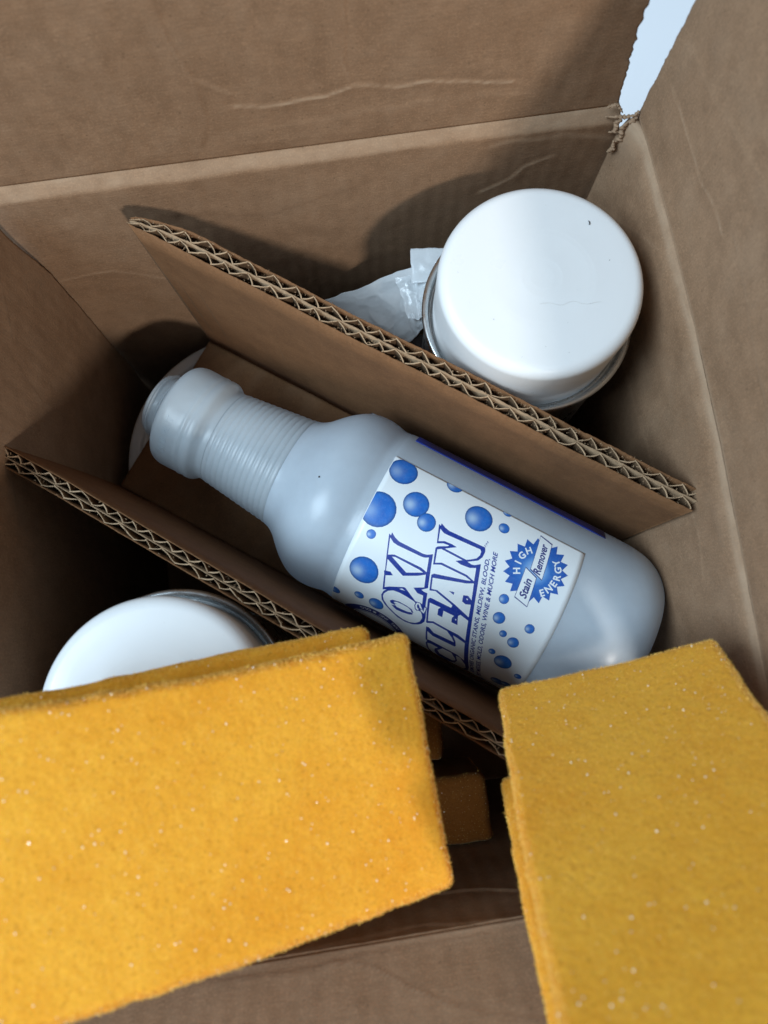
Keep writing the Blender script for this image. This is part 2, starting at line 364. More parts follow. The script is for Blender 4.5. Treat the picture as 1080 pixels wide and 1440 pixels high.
# torn paper curls where the corner ripped
def curl(name, pts, r, seed, parent, mat):
    pts = np.array(pts, float); n = 40; t = np.linspace(0, len(pts) - 1, n)
    P = np.stack([np.interp(t, range(len(pts)), pts[:, k]) for k in range(3)], 1)
    for _ in range(3): P[1:-1] = (P[:-2] + P[2:] + 2 * P[1:-1]) / 4
    T = np.gradient(P, axis=0); T /= np.linalg.norm(T, axis=1)[:, None]
    A = np.cross(T, (0.3, 0.2, 0.9)); A /= np.linalg.norm(A, axis=1)[:, None]; Bv = np.cross(T, A)
    m = 14; V = []
    for i in range(n):
        for j in range(m):
            a = 2 * np.pi * j / m
            rr = r * (0.75 + 0.5 * mn.noise(Vector((i * 0.25, math.cos(a) * 1.3 + seed, math.sin(a) * 1.3)))) * (math.sin(math.pi * (i + 0.6) / (n + 0.2)) ** 0.35)
            rr *= 1 + 0.28 * math.sin(i * 1.1 + seed)
            V.append(P[i] + rr * (math.cos(a) * A[i] * 1.25 + math.sin(a) * Bv[i] * 0.7))
    F = [(i * m + j, i * m + (j + 1) % m, (i + 1) * m + (j + 1) % m, (i + 1) * m + j) for i in range(n - 1) for j in range(m)]
    F += [tuple(range(m))[::-1], tuple((n - 1) * m + j for j in range(m))]
    return mesh_obj(name, V, F, mat, parent, attrs={'wear': [0.35] * len(V)})
for k, (pts, r) in enumerate([
    ([(135.5, 209.5, 139), (136.5, 207, 143), (135.4, 208, 147), (137, 207, 150)], 1.5),
    ([(137.5, 206, 136), (139, 205, 140), (138, 206, 145), (139.5, 206, 149)], 1.5),
    ([(131, 211, 148), (135, 208, 151), (139, 208, 150), (142.5, 207, 152)], 1.1),
    ([(130, 211.5, 153), (134, 211, 155), (137, 209, 152)], 1.0),
    ([(139, 207, 145), (141.5, 206.5, 149), (143.5, 208, 153)], 1.1),
    ([(136, 205.5, 131), (137.3, 204.5, 135), (136.3, 205.5, 139)], 1.3)]):
    curl('torn_paper', pts, r, k * 7, box, M_box)

# ------------------------------------------------------------------ U shaped insert of double wall board
EA = np.array([0.8, -0.6, 0.0]); EC = np.array([0.6, 0.8, 0.0])
def AC(a, c, z):
    a, c, z = np.broadcast_arrays(np.asarray(a, float), np.asarray(c, float), np.asarray(z, float))
    return a[..., None] * EA + c[..., None] * EC + z[..., None] * np.array([0, 0, 1.0])
ins = thing('cardboard_insert', AC(-45, 60, 0).tolist(), 'U-shaped brown corrugated cardboard insert cradling the frosted bottle', 'cardboard insert')
def board(a0, a1, ctop, cbot, sgn, T, ztop, zbot, lam1, lam2, pinch0, seed, shreds):
    """upright double wall board: a along the wall, thickness away from the bottle"""
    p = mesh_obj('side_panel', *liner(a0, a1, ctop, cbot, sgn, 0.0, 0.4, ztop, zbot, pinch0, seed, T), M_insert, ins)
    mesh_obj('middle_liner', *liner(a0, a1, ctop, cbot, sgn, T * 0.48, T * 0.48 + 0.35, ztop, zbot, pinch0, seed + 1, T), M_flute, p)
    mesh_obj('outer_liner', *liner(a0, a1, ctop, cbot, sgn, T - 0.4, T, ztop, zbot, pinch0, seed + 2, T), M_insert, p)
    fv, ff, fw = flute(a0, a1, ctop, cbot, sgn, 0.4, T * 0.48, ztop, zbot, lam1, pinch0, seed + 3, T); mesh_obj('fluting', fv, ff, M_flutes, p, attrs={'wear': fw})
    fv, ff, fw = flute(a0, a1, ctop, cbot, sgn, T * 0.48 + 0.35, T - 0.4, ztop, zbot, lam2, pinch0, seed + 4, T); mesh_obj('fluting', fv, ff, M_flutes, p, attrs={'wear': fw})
    # torn fibres on the cut edge
    V = []; F = []
    for k in range(shreds):
        a = rng.uniform(a0 + 1, a1 - 1); t = rng.uniform(0.2, T - 0.2) * pin(a, a0, pinch0)
        zt_ = float(lin(ztop, a)); c = float(cc_at(zt_, ctop, cbot, ztop, zbot, a)) + sgn * t + wob(np.array([a]), seed)[0]
        b0 = AC(a, c, zt_ - 0.5)
        d = rng.normal(0, 1, 3); d[2] = abs(d[2]) * 0.7; d *= rng.uniform(0.3, 1.3) / np.linalg.norm(d)
        s = rng.normal(0, 1, 3); s *= rng.uniform(0.08, 0.25) / np.linalg.norm(s)
        i = len(V); V += [b0 - s, b0 + s, b0 + d + s * .5, b0 + d * 1.1 - s * 0.2]; F += [(i, i + 1, i + 2, i + 3)]
    mesh_obj('torn_fibres', V, F, M_flute, p, smooth=False, kind='stuff')
    return p
def pin(a, a0, pinch0):
    if not pinch0: return np.ones_like(np.asarray(a, float)) if not np.isscalar(a) else 1.0
    return 0.28 + 0.72 * np.clip((a - a0) / 26.0, 0, 1) ** 0.6
def wob(a, seed): return 0.5 * fbm(np.asarray(a, float) / 30, np.asarray(a, float) * 0, seed // 10, 2)
def lin(p, a):
    # a constant, or a value that runs evenly from one end of the insert to the other
    if isinstance(p, tuple): return p[0] + (p[1] - p[0]) * (np.asarray(a, float) + 185) / 271.0
    return np.full(np.shape(a), float(p))
def cc_at(z, ctop, cbot, ztop, zbot, a=0.0):
    f = np.clip((z - zbot) / (lin(ztop, a) - zbot), 0, 1); return cbot + (lin(ctop, a) - cbot) * f ** 1.2
def liner(a0, a1, ctop, cbot, sgn, t0, t1, ztop, zbot, pinch0, seed, T):
    a = np.arange(a0, a1 + 0.5, 1.0); na = len(a)
    rows = []
    for t in (t0, t1):
        zt = lin(ztop, a) + 0.45 * fbm(a / 2.2, a * 0, seed * 3 + 1, 3) + 0.3 * vnoise(a / 0.9, a * 0, seed)
        for f in np.linspace(0, 1, 9):
            z = zbot + (zt - zbot) * f
            c = cc_at(z, ctop, cbot, ztop, zbot, a) + sgn * t * pin(a, a0, pinch0) + wob(a, seed)
            if t1 >= T - 0.01 or t0 < 0.01: c = c + sgn * 0.03 * np.sin(a * 2 * np.pi / 8.5)
            rows.append(AC(a, c, z))
    V = np.concatenate(rows); F = []
    for s in range(2):
        for r in range(8):
            for i in range(na - 1):
                q = (s * 9 + r) * na + i; f = (q, q + 1, q + 1 + na, q + na)
                F.append(f if s == 0 else f[::-1])
    o = 9 * na
    for i in range(na - 1):
        q = 8 * na + i; F.append((q, q + 1, q + 1 + o, q + o)); q = i; F.append((q + 1, q, q + o, q + 1 + o))
    for e in (0, na - 1):
        for r in range(8):
            q = r * na + e; F.append((q, q + na, q + na + o, q + o))
    return V, F
def flute(a0, a1, ctop, cbot, sgn, t0, t1, ztop, zbot, lam, pinch0, seed, T):
    n = int((a1 - a0) / lam * 18); ph = np.linspace(0, (a1 - a0) / lam * 2 * np.pi, n)
    A0 = a0 + ph / (2 * np.pi) * lam; warp = 1.3 * vnoise(A0 / 11, A0 * 0, seed) + 0.5 * vnoise(A0 / 4, A0 * 0, seed + 1)
    ph2 = ph + warp
    a = A0 + 0.09 * lam * np.sin(2 * ph2 + 0.5)
    mid, amp = (t0 + t1) / 2, (t1 - t0) / 2 - 0.10
    s = np.sin(ph2); s = np.sign(s) * np.abs(s) ** 0.8
    t = mid + amp * s * (0.90 + 0.10 * vnoise(A0 / 5, A0 * 0, seed + 2))
    ta = np.gradient(a); tt = np.gradient(t); L = np.hypot(ta, tt)
    zt = lin(ztop, A0) - 0.2 + 0.45 * fbm(A0 / 1.8, A0 * 0, seed + 7, 3) - 1.4 * np.clip(vnoise(A0 / 7, A0 * 0, seed + 11) - 0.45, 0, 1)
    rows = []; wr = []
    for sg in (-1, 1):
        for k, (dz, th) in enumerate(((None, 0.11), (0.9, 0.11), (0.15, 0.2), (0.0, 0.16))):
            z = np.full(n, float(zbot)) if dz is None else zt - dz
            th = th * (1 + 0.5 * vnoise(A0 / 1.1, A0 * 0, seed + 20)) if k > 1 else th
            aa, t_ = a - sg * tt / L * th, np.clip(t + sg * ta / L * th, t0 - .05, t1 + .05)
            rows.append(AC(aa, cc_at(z, ctop, cbot, ztop, zbot, aa) + sgn * t_ * pin(aa, a0, pinch0) + wob(aa, seed), z))
            wr.append(np.full(n, (0, 0, 0.75, 0.9)[k]))
    V = np.concatenate(rows); F = []
    for i in range(n - 1):
        for k in range(3):
            q = k * n + i; F.append((q, q + 1, q + n + 1, q + n)); q += 4 * n; F.append((q + 1, q, q + n, q + n + 1))
        F.append((3 * n + i, 3 * n + i + 1, 7 * n + i + 1, 7 * n + i))
    return V, F, np.concatenate(wr)
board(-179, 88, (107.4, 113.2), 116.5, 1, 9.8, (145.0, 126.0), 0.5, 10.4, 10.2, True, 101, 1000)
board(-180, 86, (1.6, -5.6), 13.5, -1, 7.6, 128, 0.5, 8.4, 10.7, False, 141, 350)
# floor of the insert
n1, n2 = 140, 60
a = np.linspace(-181, 86, n1); c = np.linspace(13.5, 116.5, n2); A_, C_ = np.meshgrid(a, c, indexing='ij')
h = 3.5 + 0.4 * fbm(A_ / 40, C_ / 40, 5, 3)
Vf = np.concatenate([AC(A_, C_, h).reshape(-1, 3), AC(A_, C_, h - 6.5).reshape(-1, 3)])
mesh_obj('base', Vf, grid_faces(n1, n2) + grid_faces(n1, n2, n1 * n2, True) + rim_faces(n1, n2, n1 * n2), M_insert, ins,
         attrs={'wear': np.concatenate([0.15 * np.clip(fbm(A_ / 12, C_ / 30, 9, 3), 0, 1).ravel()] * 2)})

# ------------------------------------------------------------------ bottle
BC, BZ = 60.4, 52.0
org_b = AC(110, BC, BZ).tolist()
bot = thing('spray_bottle', org_b, 'frosted plastic bottle with blue and white stain remover label lying in the insert', 'bottle')
def lathe(prof, seg=120, axis='a', c0=(0, 0, 0)):
    prof = np.array(prof, float); ph = np.linspace(0, 2 * np.pi, seg, endpoint=False)
    V = []
    for s, r in prof:
        if axis == 'a': V.append(AC(np.full(seg, s), BC + r * np.cos(ph), BZ + r * np.sin(ph)))
        else: V.append(np.stack([c0[0] + r * np.cos(ph), c0[1] + r * np.sin(ph), np.full(seg, c0[2] + s)], 1))
    V = np.concatenate(V); F = []
    for i in range(len(prof) - 1):
        for j in range(seg):
            k = (j + 1) % seg; f = (i * seg + j, i * seg + k, (i + 1) * seg + k, (i + 1) * seg + j)
            F.append(f)
    return V, F
def smooth_prof(pts, n=6):
    pts = np.array(pts, float); out = []
    for i in range(len(pts) - 1):
        p0 = pts[max(i - 1, 0)]; p1 = pts[i]; p2 = pts[i + 1]; p3 = pts[min(i + 2, len(pts) - 1)]
        for k in range(n):
            t = k / n
            out.append(0.5 * ((2 * p1) + (-p0 + p2) * t + (2 * p0 - 5 * p1 + 4 * p2 - p3) * t * t + (-p0 + 3 * p1 - 3 * p2 + p3) * t ** 3))
    out.append(pts[-1]); return out
M_bottle_keep = M_bottle
body = smooth_prof([(108, 0.1), (108, 20), (109.3, 26), (109.6, 31), (107.6, 36.2), (103.4, 40.8), (97.5, 44.4), (90, 46.4), (80, 47), (60, 47), (20, 47), (-20, 47), (-34, 46.9), (-38, 46.4), (-41, 46.3), (-45, 47.2), (-50, 47.9), (-56, 47.6), (-62, 45.8), (-68, 42), (-73, 37.6), (-77, 33.8), (-81, 31.2), (-84, 30.2)])
mesh_obj('body', *lathe(body, 160), M_bottle, bot)
neck = []
for a in np.arange(-84, -124.01, -0.42):
    r = 30.0 + (a + 84) / 40 * 4.6
    neck.append((a, r - 0.2 + 0.5 * (abs(math.sin((a + 84) * math.pi / 3.35)) ** 0.7) - 0.2))
mesh_obj('ribbed_neck', *lathe(neck, 140), M_neck, bot)
collar = smooth_prof([(-124, 25.3), (-127, 25.1), (-129, 26), (-131.5, 27.8), (-134, 28.2), (-136, 27.9), (-138, 28.3), (-140, 28), (-146, 28.2), (-150, 28), (-153, 26.8), (-154.6, 24.2), (-155.2, 20), (-155.4, 16.4)], 5)
mesh_obj('collar', *lathe(collar, 120), M_neck, bot)
thr = []
for a in np.arange(-155.3, -165.2, -0.3):
    u = (a + 157.5)
    thr.append((a, 16.6 + 1.3 * max(0, math.cos((a + 158.2) * 2 * math.pi / 4.4)) ** 1.5 * (1 if -164.6 < a < -156.5 else 0)))
thr += [(-165.6, 16.2), (-165.6, 14.2), (-162, 14.0), (-140, 14.0)]
mesh_obj('threaded_mouth', *lathe(thr, 90), M_neck, bot)

# label: a curved sheet, and flat print laid on it.  label coordinates: a along the bottle, s round it from the top edge
LR, TH0 = 47.14, math.radians(29.0)
def wrap(P, lift):
    P = np.asarray(P, float); th = TH0 - P[:, 1] / 47.2; r = LR + lift
    return AC(P[:, 0], BC + r * np.sin(th), BZ + r * np.cos(th))
def la(s): return -36.4 + 0.02 * s
def lb(s): return 62.1 + 0.05 * s
gs = np.linspace(-1.2, 128, 130); gt = np.linspace(0, 1, 40)
S_, T_ = np.meshgrid(gs, gt, indexing='ij'); A_ = la(S_) + (lb(S_) - la(S_)) * T_
P2 = np.stack([A_.ravel(), S_.ravel()], 1)
Vl = np.concatenate([wrap(P2, 0.10), wrap(P2, -0.05)])
lab = mesh_obj('label', Vl, grid_faces(130, 40, 0, True) + grid_faces(130, 40, 130 * 40) + [f[::-1] for f in rim_faces(130, 40, 130 * 40)], M_paper, bot,
               label='white label with dark and bright blue bubbles and slanted outlined lettering')
BLUE = (0.008, 0.035, 0.30, 1); MID = (0.012, 0.10, 0.48, 1); WHITE = (0.84, 0.90, 0.94, 1)
class Ink:
    def __init__(s): s.bm = bmesh.new(); s.col = s.bm.verts.layers.float_color.new('ink'); s.lift = s.bm.verts.layers.float.new('lift')
    def add(s, pts, tris, col, lift):
        vs = []
        for i, p in enumerate(pts):
            v = s.bm.verts.new((p[0], p[1], 0)); v[s.col] = col[i] if isinstance(col, list) else col; v[s.lift] = lift; vs.append(v)
        for t in tris:
            if len(set(t)) == 3:
                try: s.bm.faces.new([vs[k] for k in t])
                except ValueError: pass
    def poly(s, pts, col, lift):
        tris = tessellate_polygon([[Vector((p[0], p[1], 0)) for p in pts]]); s.add(pts, tris, col, lift)
    def finish(s, name, parent, mat, clip=True):
        bm = s.bm
        for x in np.arange(-40, 130, 1.5):
            bmesh.ops.bisect_plane(bm, geom=bm.verts[:] + bm.edges[:] + bm.faces[:], plane_co=(0, x, 0), plane_no=(0, 1, 0), dist=1e-5)
        if clip:
            for co, no in (((-36.1, 0, 0), (-1, .02, 0)), ((61.9, 0, 0), (1, -.05, 0)), ((0, -1.0, 0), (0, -1, 0))):
                bmesh.ops.bisect_plane(bm, geom=bm.verts[:] + bm.edges[:] + bm.faces[:], plane_co=co, plane_no=no, dist=1e-5, clear_outer=True)
        bm.verts.ensure_lookup_table(); bm.normal_update()
        fl = [f for f in bm.faces if f.normal.z > 0]
        for f in fl: f.normal_flip()
        P = np.array([(v.co.x, v.co.y) for v in bm.verts]); C = np.array([tuple(v[s.col]) for v in bm.verts]); lf = np.array([v[s.lift] for v in bm.verts])
        V = wrap(P, lf); F = [[v.index for v in f.verts] for f in bm.faces]
        bm.free()
        return mesh_obj(name, V, F, mat, parent, smooth=False, attrs={'ink': C})
def text2d(body, p0, p1, cap, shear=0.0, bold=0.0, fit=True, cu_cache={}):
    """vertices and faces of built-in lettering placed from p0 to p1 in label coordinates, letters rising cap"""
    cu = bpy.data.curves.new('t', 'FONT'); cu.body = body; cu.size = 1.0; cu.shear = shear; cu.offset = bold; cu.resolution_u = 3
    ob = bpy.data.objects.new('t', cu); COL.objects.link(ob)
    dg = bpy.context.evaluated_depsgraph_get(); me = bpy.data.meshes.new_from_object(ob.evaluated_get(dg))
    V = np.array([v.co[:2] for v in me.vertices]); me.calc_loop_triangles(); T = [tuple(t.vertices) for t in me.loop_triangles]
    bpy.data.objects.remove(ob); bpy.data.curves.remove(cu); bpy.data.meshes.remove(me)
    p0 = np.array(p0, float); p1 = np.array(p1, float); d = p1 - p0; L = np.hypot(*d); ux = d / L; uy = np.array([ux[1], -ux[0]])
    if uy[0] > 0: uy = -uy
    V[:, 0] -= V[:, 0].min()
    H = 0.73; sx = (L / V[:, 0].max()) if fit else cap / H
    return p0 + V[:, :1] * sx * ux + V[:, 1:] * (cap / H) * uy, T
ART = {"P":[["b",[[-21.47,35.35],[-21.34,35.09],[-20.41,35.55],[-20.63,34.03],[-18.38,35.43],[-15.88,36.21],[-3.8,36.07],[-1.79,35.58],[0.41,34.14],[5.55,49.31],[3.2,51.57],[4.58,51.9],[6.43,51.78],[8.53,58.7],[9.11,58.54],[10.06,61.4],[11.02,64.45],[11.5,67.56],[10.73,69.8],[9.7,71.41],[7.22,73.6],[3.56,74.69],[-0.57,74.22],[-5.21,71.92],[-8.57,69.99],[-11.06,67.76],[-12.2,64.94],[-12.0,62.23],[-11.1,60.49],[-12.7,61.6],[-15.22,53.35],[-15.95,52.05],[-15.61,51.42]]],["w",[[-20.32,36.46],[-17.89,37.85],[-15.65,38.11],[-3.77,37.59],[-2.05,37.24],[-0.56,36.33],[1.67,42.86],[-1.43,42.13],[-14.92,42.57],[-16.17,43.14],[-17.63,44.06]]],["w",[[-15.56,43.99],[-14.13,43.4],[-1.93,43.39],[0.32,43.73],[-6.53,47.59]]],["w",[[-16.9,45.94],[-7.21,49.78],[-0.94,46.16],[1.84,43.96],[3.91,49.86],[-0.37,52.55],[2.27,54.12],[5.21,53.85],[6.67,58.25],[3.27,58.6],[-3.64,54.67],[-4.55,54.78],[-10.45,58.2],[-12.33,59.84],[-14.37,53.71],[-11.32,51.96],[-13.06,50.85],[-15.13,51.47]]],["w",[[-11.34,63.49],[-10.18,60.85],[-8.12,59.16],[-5.24,58.59],[-1.35,58.64],[2.71,59.08],[3.68,59.55],[4.25,61.42],[5.82,62.91],[7.65,62.63],[8.82,63.91],[9.75,66.02],[9.61,68.85],[8.11,71.39],[5.5,73.18],[2.07,73.66],[-2.26,72.48],[-6.96,70.06],[-10.14,67.31],[-11.21,65.3]]],["b",[[-7.4,65.74],[-6.47,64.48],[-3.31,63.49],[0.61,63.54],[3.55,64.06],[4.87,65.28],[5.0,66.91],[3.78,67.91],[0.57,68.89],[-2.85,69.3],[-5.65,67.97]]],["w",[[-5.48,65.28],[-4.18,64.3],[-1.53,64.06],[1.62,64.14],[3.72,65.04],[3.96,66.0],[2.6,66.79],[-0.38,67.25],[-3.28,67.41]]],["w",[[-5.98,56.84],[-4.87,55.81],[-3.16,56.19]]],["b",[[6.48,61.18],[5.73,61.1],[5.24,60.19],[5.16,59.81],[5.24,59.95],[6.06,61.06],[7.43,62.63],[9.55,63.31],[9.85,60.66],[9.53,58.96],[7.95,59.43],[8.24,61.01],[8.76,61.35],[8.27,60.76],[7.15,59.49],[5.9,58.06],[3.97,58.38],[3.68,60.82],[4.79,62.91],[6.2,63.37]]],["w",[[6.41,61.72],[5.5,61.55],[4.85,60.35],[4.86,59.45],[5.4,59.47],[6.33,60.66],[7.64,62.16],[9.36,62.81],[9.45,60.75],[9.14,59.07],[8.34,59.31],[8.65,60.92],[8.96,61.83],[8.06,61.22],[6.88,59.88],[5.74,58.52],[4.27,58.73],[4.07,60.66],[5.03,62.45],[6.27,62.81]]],["b",[[-3.29,20.66],[-2.5,21.09],[-2.59,19.8],[-0.36,20.83],[1.97,21.33],[19.77,20.43],[20.63,22.09],[20.7,24.92],[19.62,27.2],[15.59,29.9],[17.77,30.14],[19.1,29.81],[21.46,28.02],[41.27,86.3],[42.17,93.19],[40.88,99.61],[36.18,99.53],[29.01,99.54],[23.3,99.6],[19.01,90.45],[17.11,83.79],[17.24,81.23],[16.31,80.43],[13.35,69.87],[13.68,68.93],[12.76,67.17],[12.38,67.19],[7.93,54.35],[8.41,53.06],[6.55,49.73],[4.06,42.8],[4.76,41.94],[2.52,38.12],[0.05,31.08],[0.62,30.02],[-0.4,28.93],[-3.45,20.94]]],["w",[[-2.05,22.33],[0.36,23.36],[2.23,23.32],[18.23,22.23],[19.03,22.95],[19.29,24.72],[18.57,26.62],[16.45,28.31],[10.71,32.04],[13.72,32.4],[17.93,31.86],[20.41,30.54],[22.32,36.32],[18.23,35.29],[5.66,35.67],[3.01,37.09],[1.09,31.28],[8.39,26.35],[5.94,26.13],[2.34,26.45],[-0.17,27.78]]],["w",[[-0.61,29.11],[2.2,27.62],[4.99,27.2],[4.56,27.82],[0.03,30.33]]],["w",[[2.2,38.45],[5.79,36.64],[17.95,36.2],[21.06,36.77],[18.7,37.63],[5.02,41.72],[4.17,42.27]]],["w",[[5.22,43.74],[19.7,38.81],[22.7,37.18],[25.39,44.56],[23.06,43.48],[21.01,44.24],[21.94,47.15],[23.87,47.6],[26.07,46.61],[28.02,52.67],[19.91,50.25],[9.7,48.0],[7.06,48.8]]],["b",[[14.41,45.69],[16.82,45.01],[17.24,46.27]]],["w",[[22.81,44.94],[23.5,44.83],[24.02,45.34],[23.51,45.43]]],["w",[[6.01,50.18],[9.16,48.82],[17.91,50.82],[19.1,51.31],[18.96,52.58],[8.68,52.98],[7.83,54.05]]],["w",[[9.43,55.44],[14.86,55.03],[14.16,56.42],[15.16,59.52],[17.61,59.41],[16.66,55.86],[22.01,55.62],[21.55,57.11],[22.37,59.49],[25.4,59.26],[23.55,54.62],[24.23,53.51],[28.61,54.33],[32.23,65.47],[28.02,64.35],[22.67,64.49],[15.02,64.26],[12.75,65.7]]],["w",[[23.11,56.78],[23.64,56.67],[23.89,57.45],[23.34,57.44]]],["w",[[11.98,68.01],[15.1,65.45],[22.73,65.59],[26.29,68.19],[28.19,70.41],[17.87,71.36],[14.61,69.33],[12.67,69.96]]],["w",[[14.92,72.52],[18.16,73.99],[29.52,73.2],[29.9,72.28],[28.66,69.3],[26.08,66.21],[28.93,66.54],[32.66,67.16],[37.16,80.84],[32.98,78.88],[27.82,78.89],[18.26,79.0],[17.0,79.5]]],["w",[[17.89,83.11],[19.46,82.05],[23.5,82.13],[22.39,85.1],[22.95,88.93],[26.08,96.4],[30.86,99.61],[34.47,91.44],[34.7,85.65],[32.65,80.41],[34.98,80.22],[38.91,84.94],[40.45,89.67],[39.63,98.23],[35.03,99.61],[28.73,99.61],[23.43,97.0],[19.7,89.11]]],["w",[[23.88,85.42],[25.44,80.34],[30.13,79.98],[33.35,84.45],[33.96,86.45],[32.85,89.38],[29.27,89.93],[25.87,89.23]]],["g",[[35.21,7.01],[38.58,8.02],[39.46,3.74],[42.28,6.13],[44.27,2.22],[46.21,5.76],[49.06,2.79],[49.92,6.96],[53.27,5.3],[52.99,9.52],[56.48,9.25],[55.13,13.04],[58.41,14.05],[56.15,17.06],[58.91,19.12],[55.97,21.14],[57.95,23.99],[54.61,24.9],[55.62,28.23],[52.2,27.99],[52.13,31.48],[48.98,30.12],[47.82,33.41],[45.26,31.08],[43.11,33.81],[41.43,30.76],[38.52,32.64],[37.91,29.19],[34.55,30.01],[35.1,26.54],[31.66,26.2],[33.32,23.05],[30.18,21.56],[32.77,19.06],[30.3,16.49],[33.53,14.93],[32.04,11.47],[35.54,11.1]]],["b",[[40.04,1.47],[46.55,3.05],[48.88,21.87],[42.05,19.82]]],["w",[[40.23,2.04],[46.39,3.66],[48.66,21.44],[42.19,19.34]]],["b",[[39.8,19.55],[46.29,21.6],[48.41,35.51],[41.32,34.11]]],["w",[[40.01,19.99],[46.11,22.06],[48.16,35.1],[41.49,33.67]]]],"B":[[-29.56,5.25,6.89],[-31.13,27.63,8.34],[-16.99,17.32,6.09],[-8.93,22.74,4.33],[-28.73,39.23,2.24],[-24.4,57.02,7.16],[-33.64,79.86,2.89],[-21.68,73.17,2.51],[-12.5,72.94,3.84],[-5.36,-1.56,4.1],[11.31,9.04,6.53],[22.09,-1.71,2.42],[23.57,7.53,2.61],[37.75,37.03,2.29],[39.91,45.85,2.83],[45.02,51.76,1.73],[50.92,53.37,2.69],[54.07,43.66,2.25],[45.1,63.47,1.66],[52.0,66.38,4.24],[61.49,70.31,1.74],[55.87,84.16,3.39],[50.5,95.45,1.97],[59.9,82.46,2.68]],"gi":24}
ink = Ink()
for i, (cl_, pts) in enumerate(ART['P']):
    if cl_ == 'g': continue
    if i >= ART['gi']: continue
    ink.poly(pts, {'b': BLUE, 'w': WHITE}[cl_], 0.14 + 0.012 * min(i, 1) + 0.0025 * i)
for body_, p0, p1, cap, bold in (('REMOVES ORGANIC STAINS, MILDEW, BLOOD,', (45.3, 90.5), (23.85, 24.1), 2.0, 0.022), ('PET MESSES, MOLD, ODORS, WINE & MUCH MORE', (49.0, 90.5), (25.78, 19.6), 2.1, 0.022), ('TM', (20.0, 20.4), (20.3, 17.2), 1.0, 0.0)):
    V2, T2 = text2d(body_, p0, p1, cap, 0.28, bold); ink.add(V2, T2, BLUE, 0.16)
ink.finish('printed_lettering', lab, M_print)
# bubbles: printed discs with a soft printed highlight
def bubble(ink, x, y, r, lift, dark=0.0):
    nr, na = 6, 22; pts = [(x, y)]; cols = []
    hx, hy = -0.42, 0.24
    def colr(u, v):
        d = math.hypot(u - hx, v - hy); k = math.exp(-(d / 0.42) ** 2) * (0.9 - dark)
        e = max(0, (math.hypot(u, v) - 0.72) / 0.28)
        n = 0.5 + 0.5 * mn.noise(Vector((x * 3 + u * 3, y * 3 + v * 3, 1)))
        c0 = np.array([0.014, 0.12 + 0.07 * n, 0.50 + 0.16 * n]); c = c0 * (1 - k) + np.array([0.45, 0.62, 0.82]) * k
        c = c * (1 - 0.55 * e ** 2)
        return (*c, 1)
    cols.append(colr(0, 0)); tris = []
    for i in range(1, nr + 1):
        for j in range(na):
            a = 2 * math.pi * j / na; u, v = i / nr * math.cos(a), i / nr * math.sin(a)
            pts.append((x + r * u, y + r * v)); cols.append(colr(u, v))
    for j in range(na):
        tris.append((0, 1 + j, 1 + (j + 1) % na))
        for i in range(nr - 1):
            q, w_ = 1 + i * na + j, 1 + i * na + (j + 1) % na; tris += [(q, q + na, w_ + na), (q, w_ + na, w_)]
    ink.add(pts, tris, cols, lift)
ink = Ink()
for k, (x, y, r) in enumerate(ART['B']):
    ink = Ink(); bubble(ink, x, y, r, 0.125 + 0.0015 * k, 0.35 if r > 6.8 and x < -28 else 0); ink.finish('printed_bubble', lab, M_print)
# the starburst seal with its two banners
ink = Ink()
gp = [p for c_, p in ART['P'] if c_ == 'g'][0]; cen = np.array([44.5, 19.1])
ring = np.array(gp); pts = [tuple(cen)]; cols = [(0.42, 0.60, 0.84, 1)]; tris = []; nR = len(ring)
for i, f in enumerate((0.3, 0.55, 0.75, 1.0)):
    for p in ring:
        base_ = ring.mean(0); q = cen + (p - cen) * f
        if f < 1: d = (p - cen); q = cen + d / np.linalg.norm(d) * 7.4 * f * 1.25
        pts.append(tuple(q)); cols.append([(0.30, 0.50, 0.80, 1), (0.12, 0.32, 0.70, 1), (0.03, 0.17, 0.56, 1), (0.012, 0.10, 0.46, 1)][i])
for j in range(nR):
    k = (j + 1) % nR; tris.append((0, 1 + j, 1 + k))
    for i in range(3): q, w_ = 1 + i * nR + j, 1 + i * nR + k; tris += [(q, q + nR, w_ + nR), (q, w_ + nR, w_)]
ink.add(pts, tris, cols, 0.20)
def glyph(ink, ch, pos, up, cap, col, lift, bold=0.03):
    up = np.array(up, float); up /= np.linalg.norm(up); rt = np.array([up[1], -up[0]]); 
    if True: rt = np.array([-up[1], up[0]])
    rt = -rt if np.cross([*rt, 0], [*up, 0])[2] > 0 else rt     # label coordinates are left-handed as seen from outside
    cu = bpy.data.curves.new('t', 'FONT'); cu.body = ch; cu.offset = bold; cu.resolution_u = 3; ob = bpy.data.objects.new('t', cu); COL.objects.link(ob)
    dg = bpy.context.evaluated_depsgraph_get(); me = bpy.data.meshes.new_from_object(ob.evaluated_get(dg))
    V = np.array([v.co[:2] for v in me.vertices]); me.calc_loop_triangles(); T = [tuple(t.vertices) for t in me.loop_triangles]
    bpy.data.objects.remove(ob); bpy.data.curves.remove(cu); bpy.data.meshes.remove(me)
    V[:, 0] -= (V[:, 0].min() + V[:, 0].max()) / 2; V[:, 1] -= 0.36; s = cap / 0.73
    ink.add(np.array(pos) + V[:, :1] * s * rt + V[:, 1:] * s * up, T, col, lift)
for ch, p in zip('HIGH', [(36.86, 23.2), (35.75, 19.4), (36.0, 15.6), (37.9, 11.9)]): glyph(ink, ch, p, np.array(p) - cen, 3.2, WHITE, 0.215)
for ch, p in zip('ENERGY', [(51.3, 26.6), (53.0, 23.7), (54.0, 20.6), (54.2, 17.3), (53.4, 14.0), (51.5, 11.2)]): glyph(ink, ch, p, cen - np.array(p), 3.2, WHITE, 0.215)
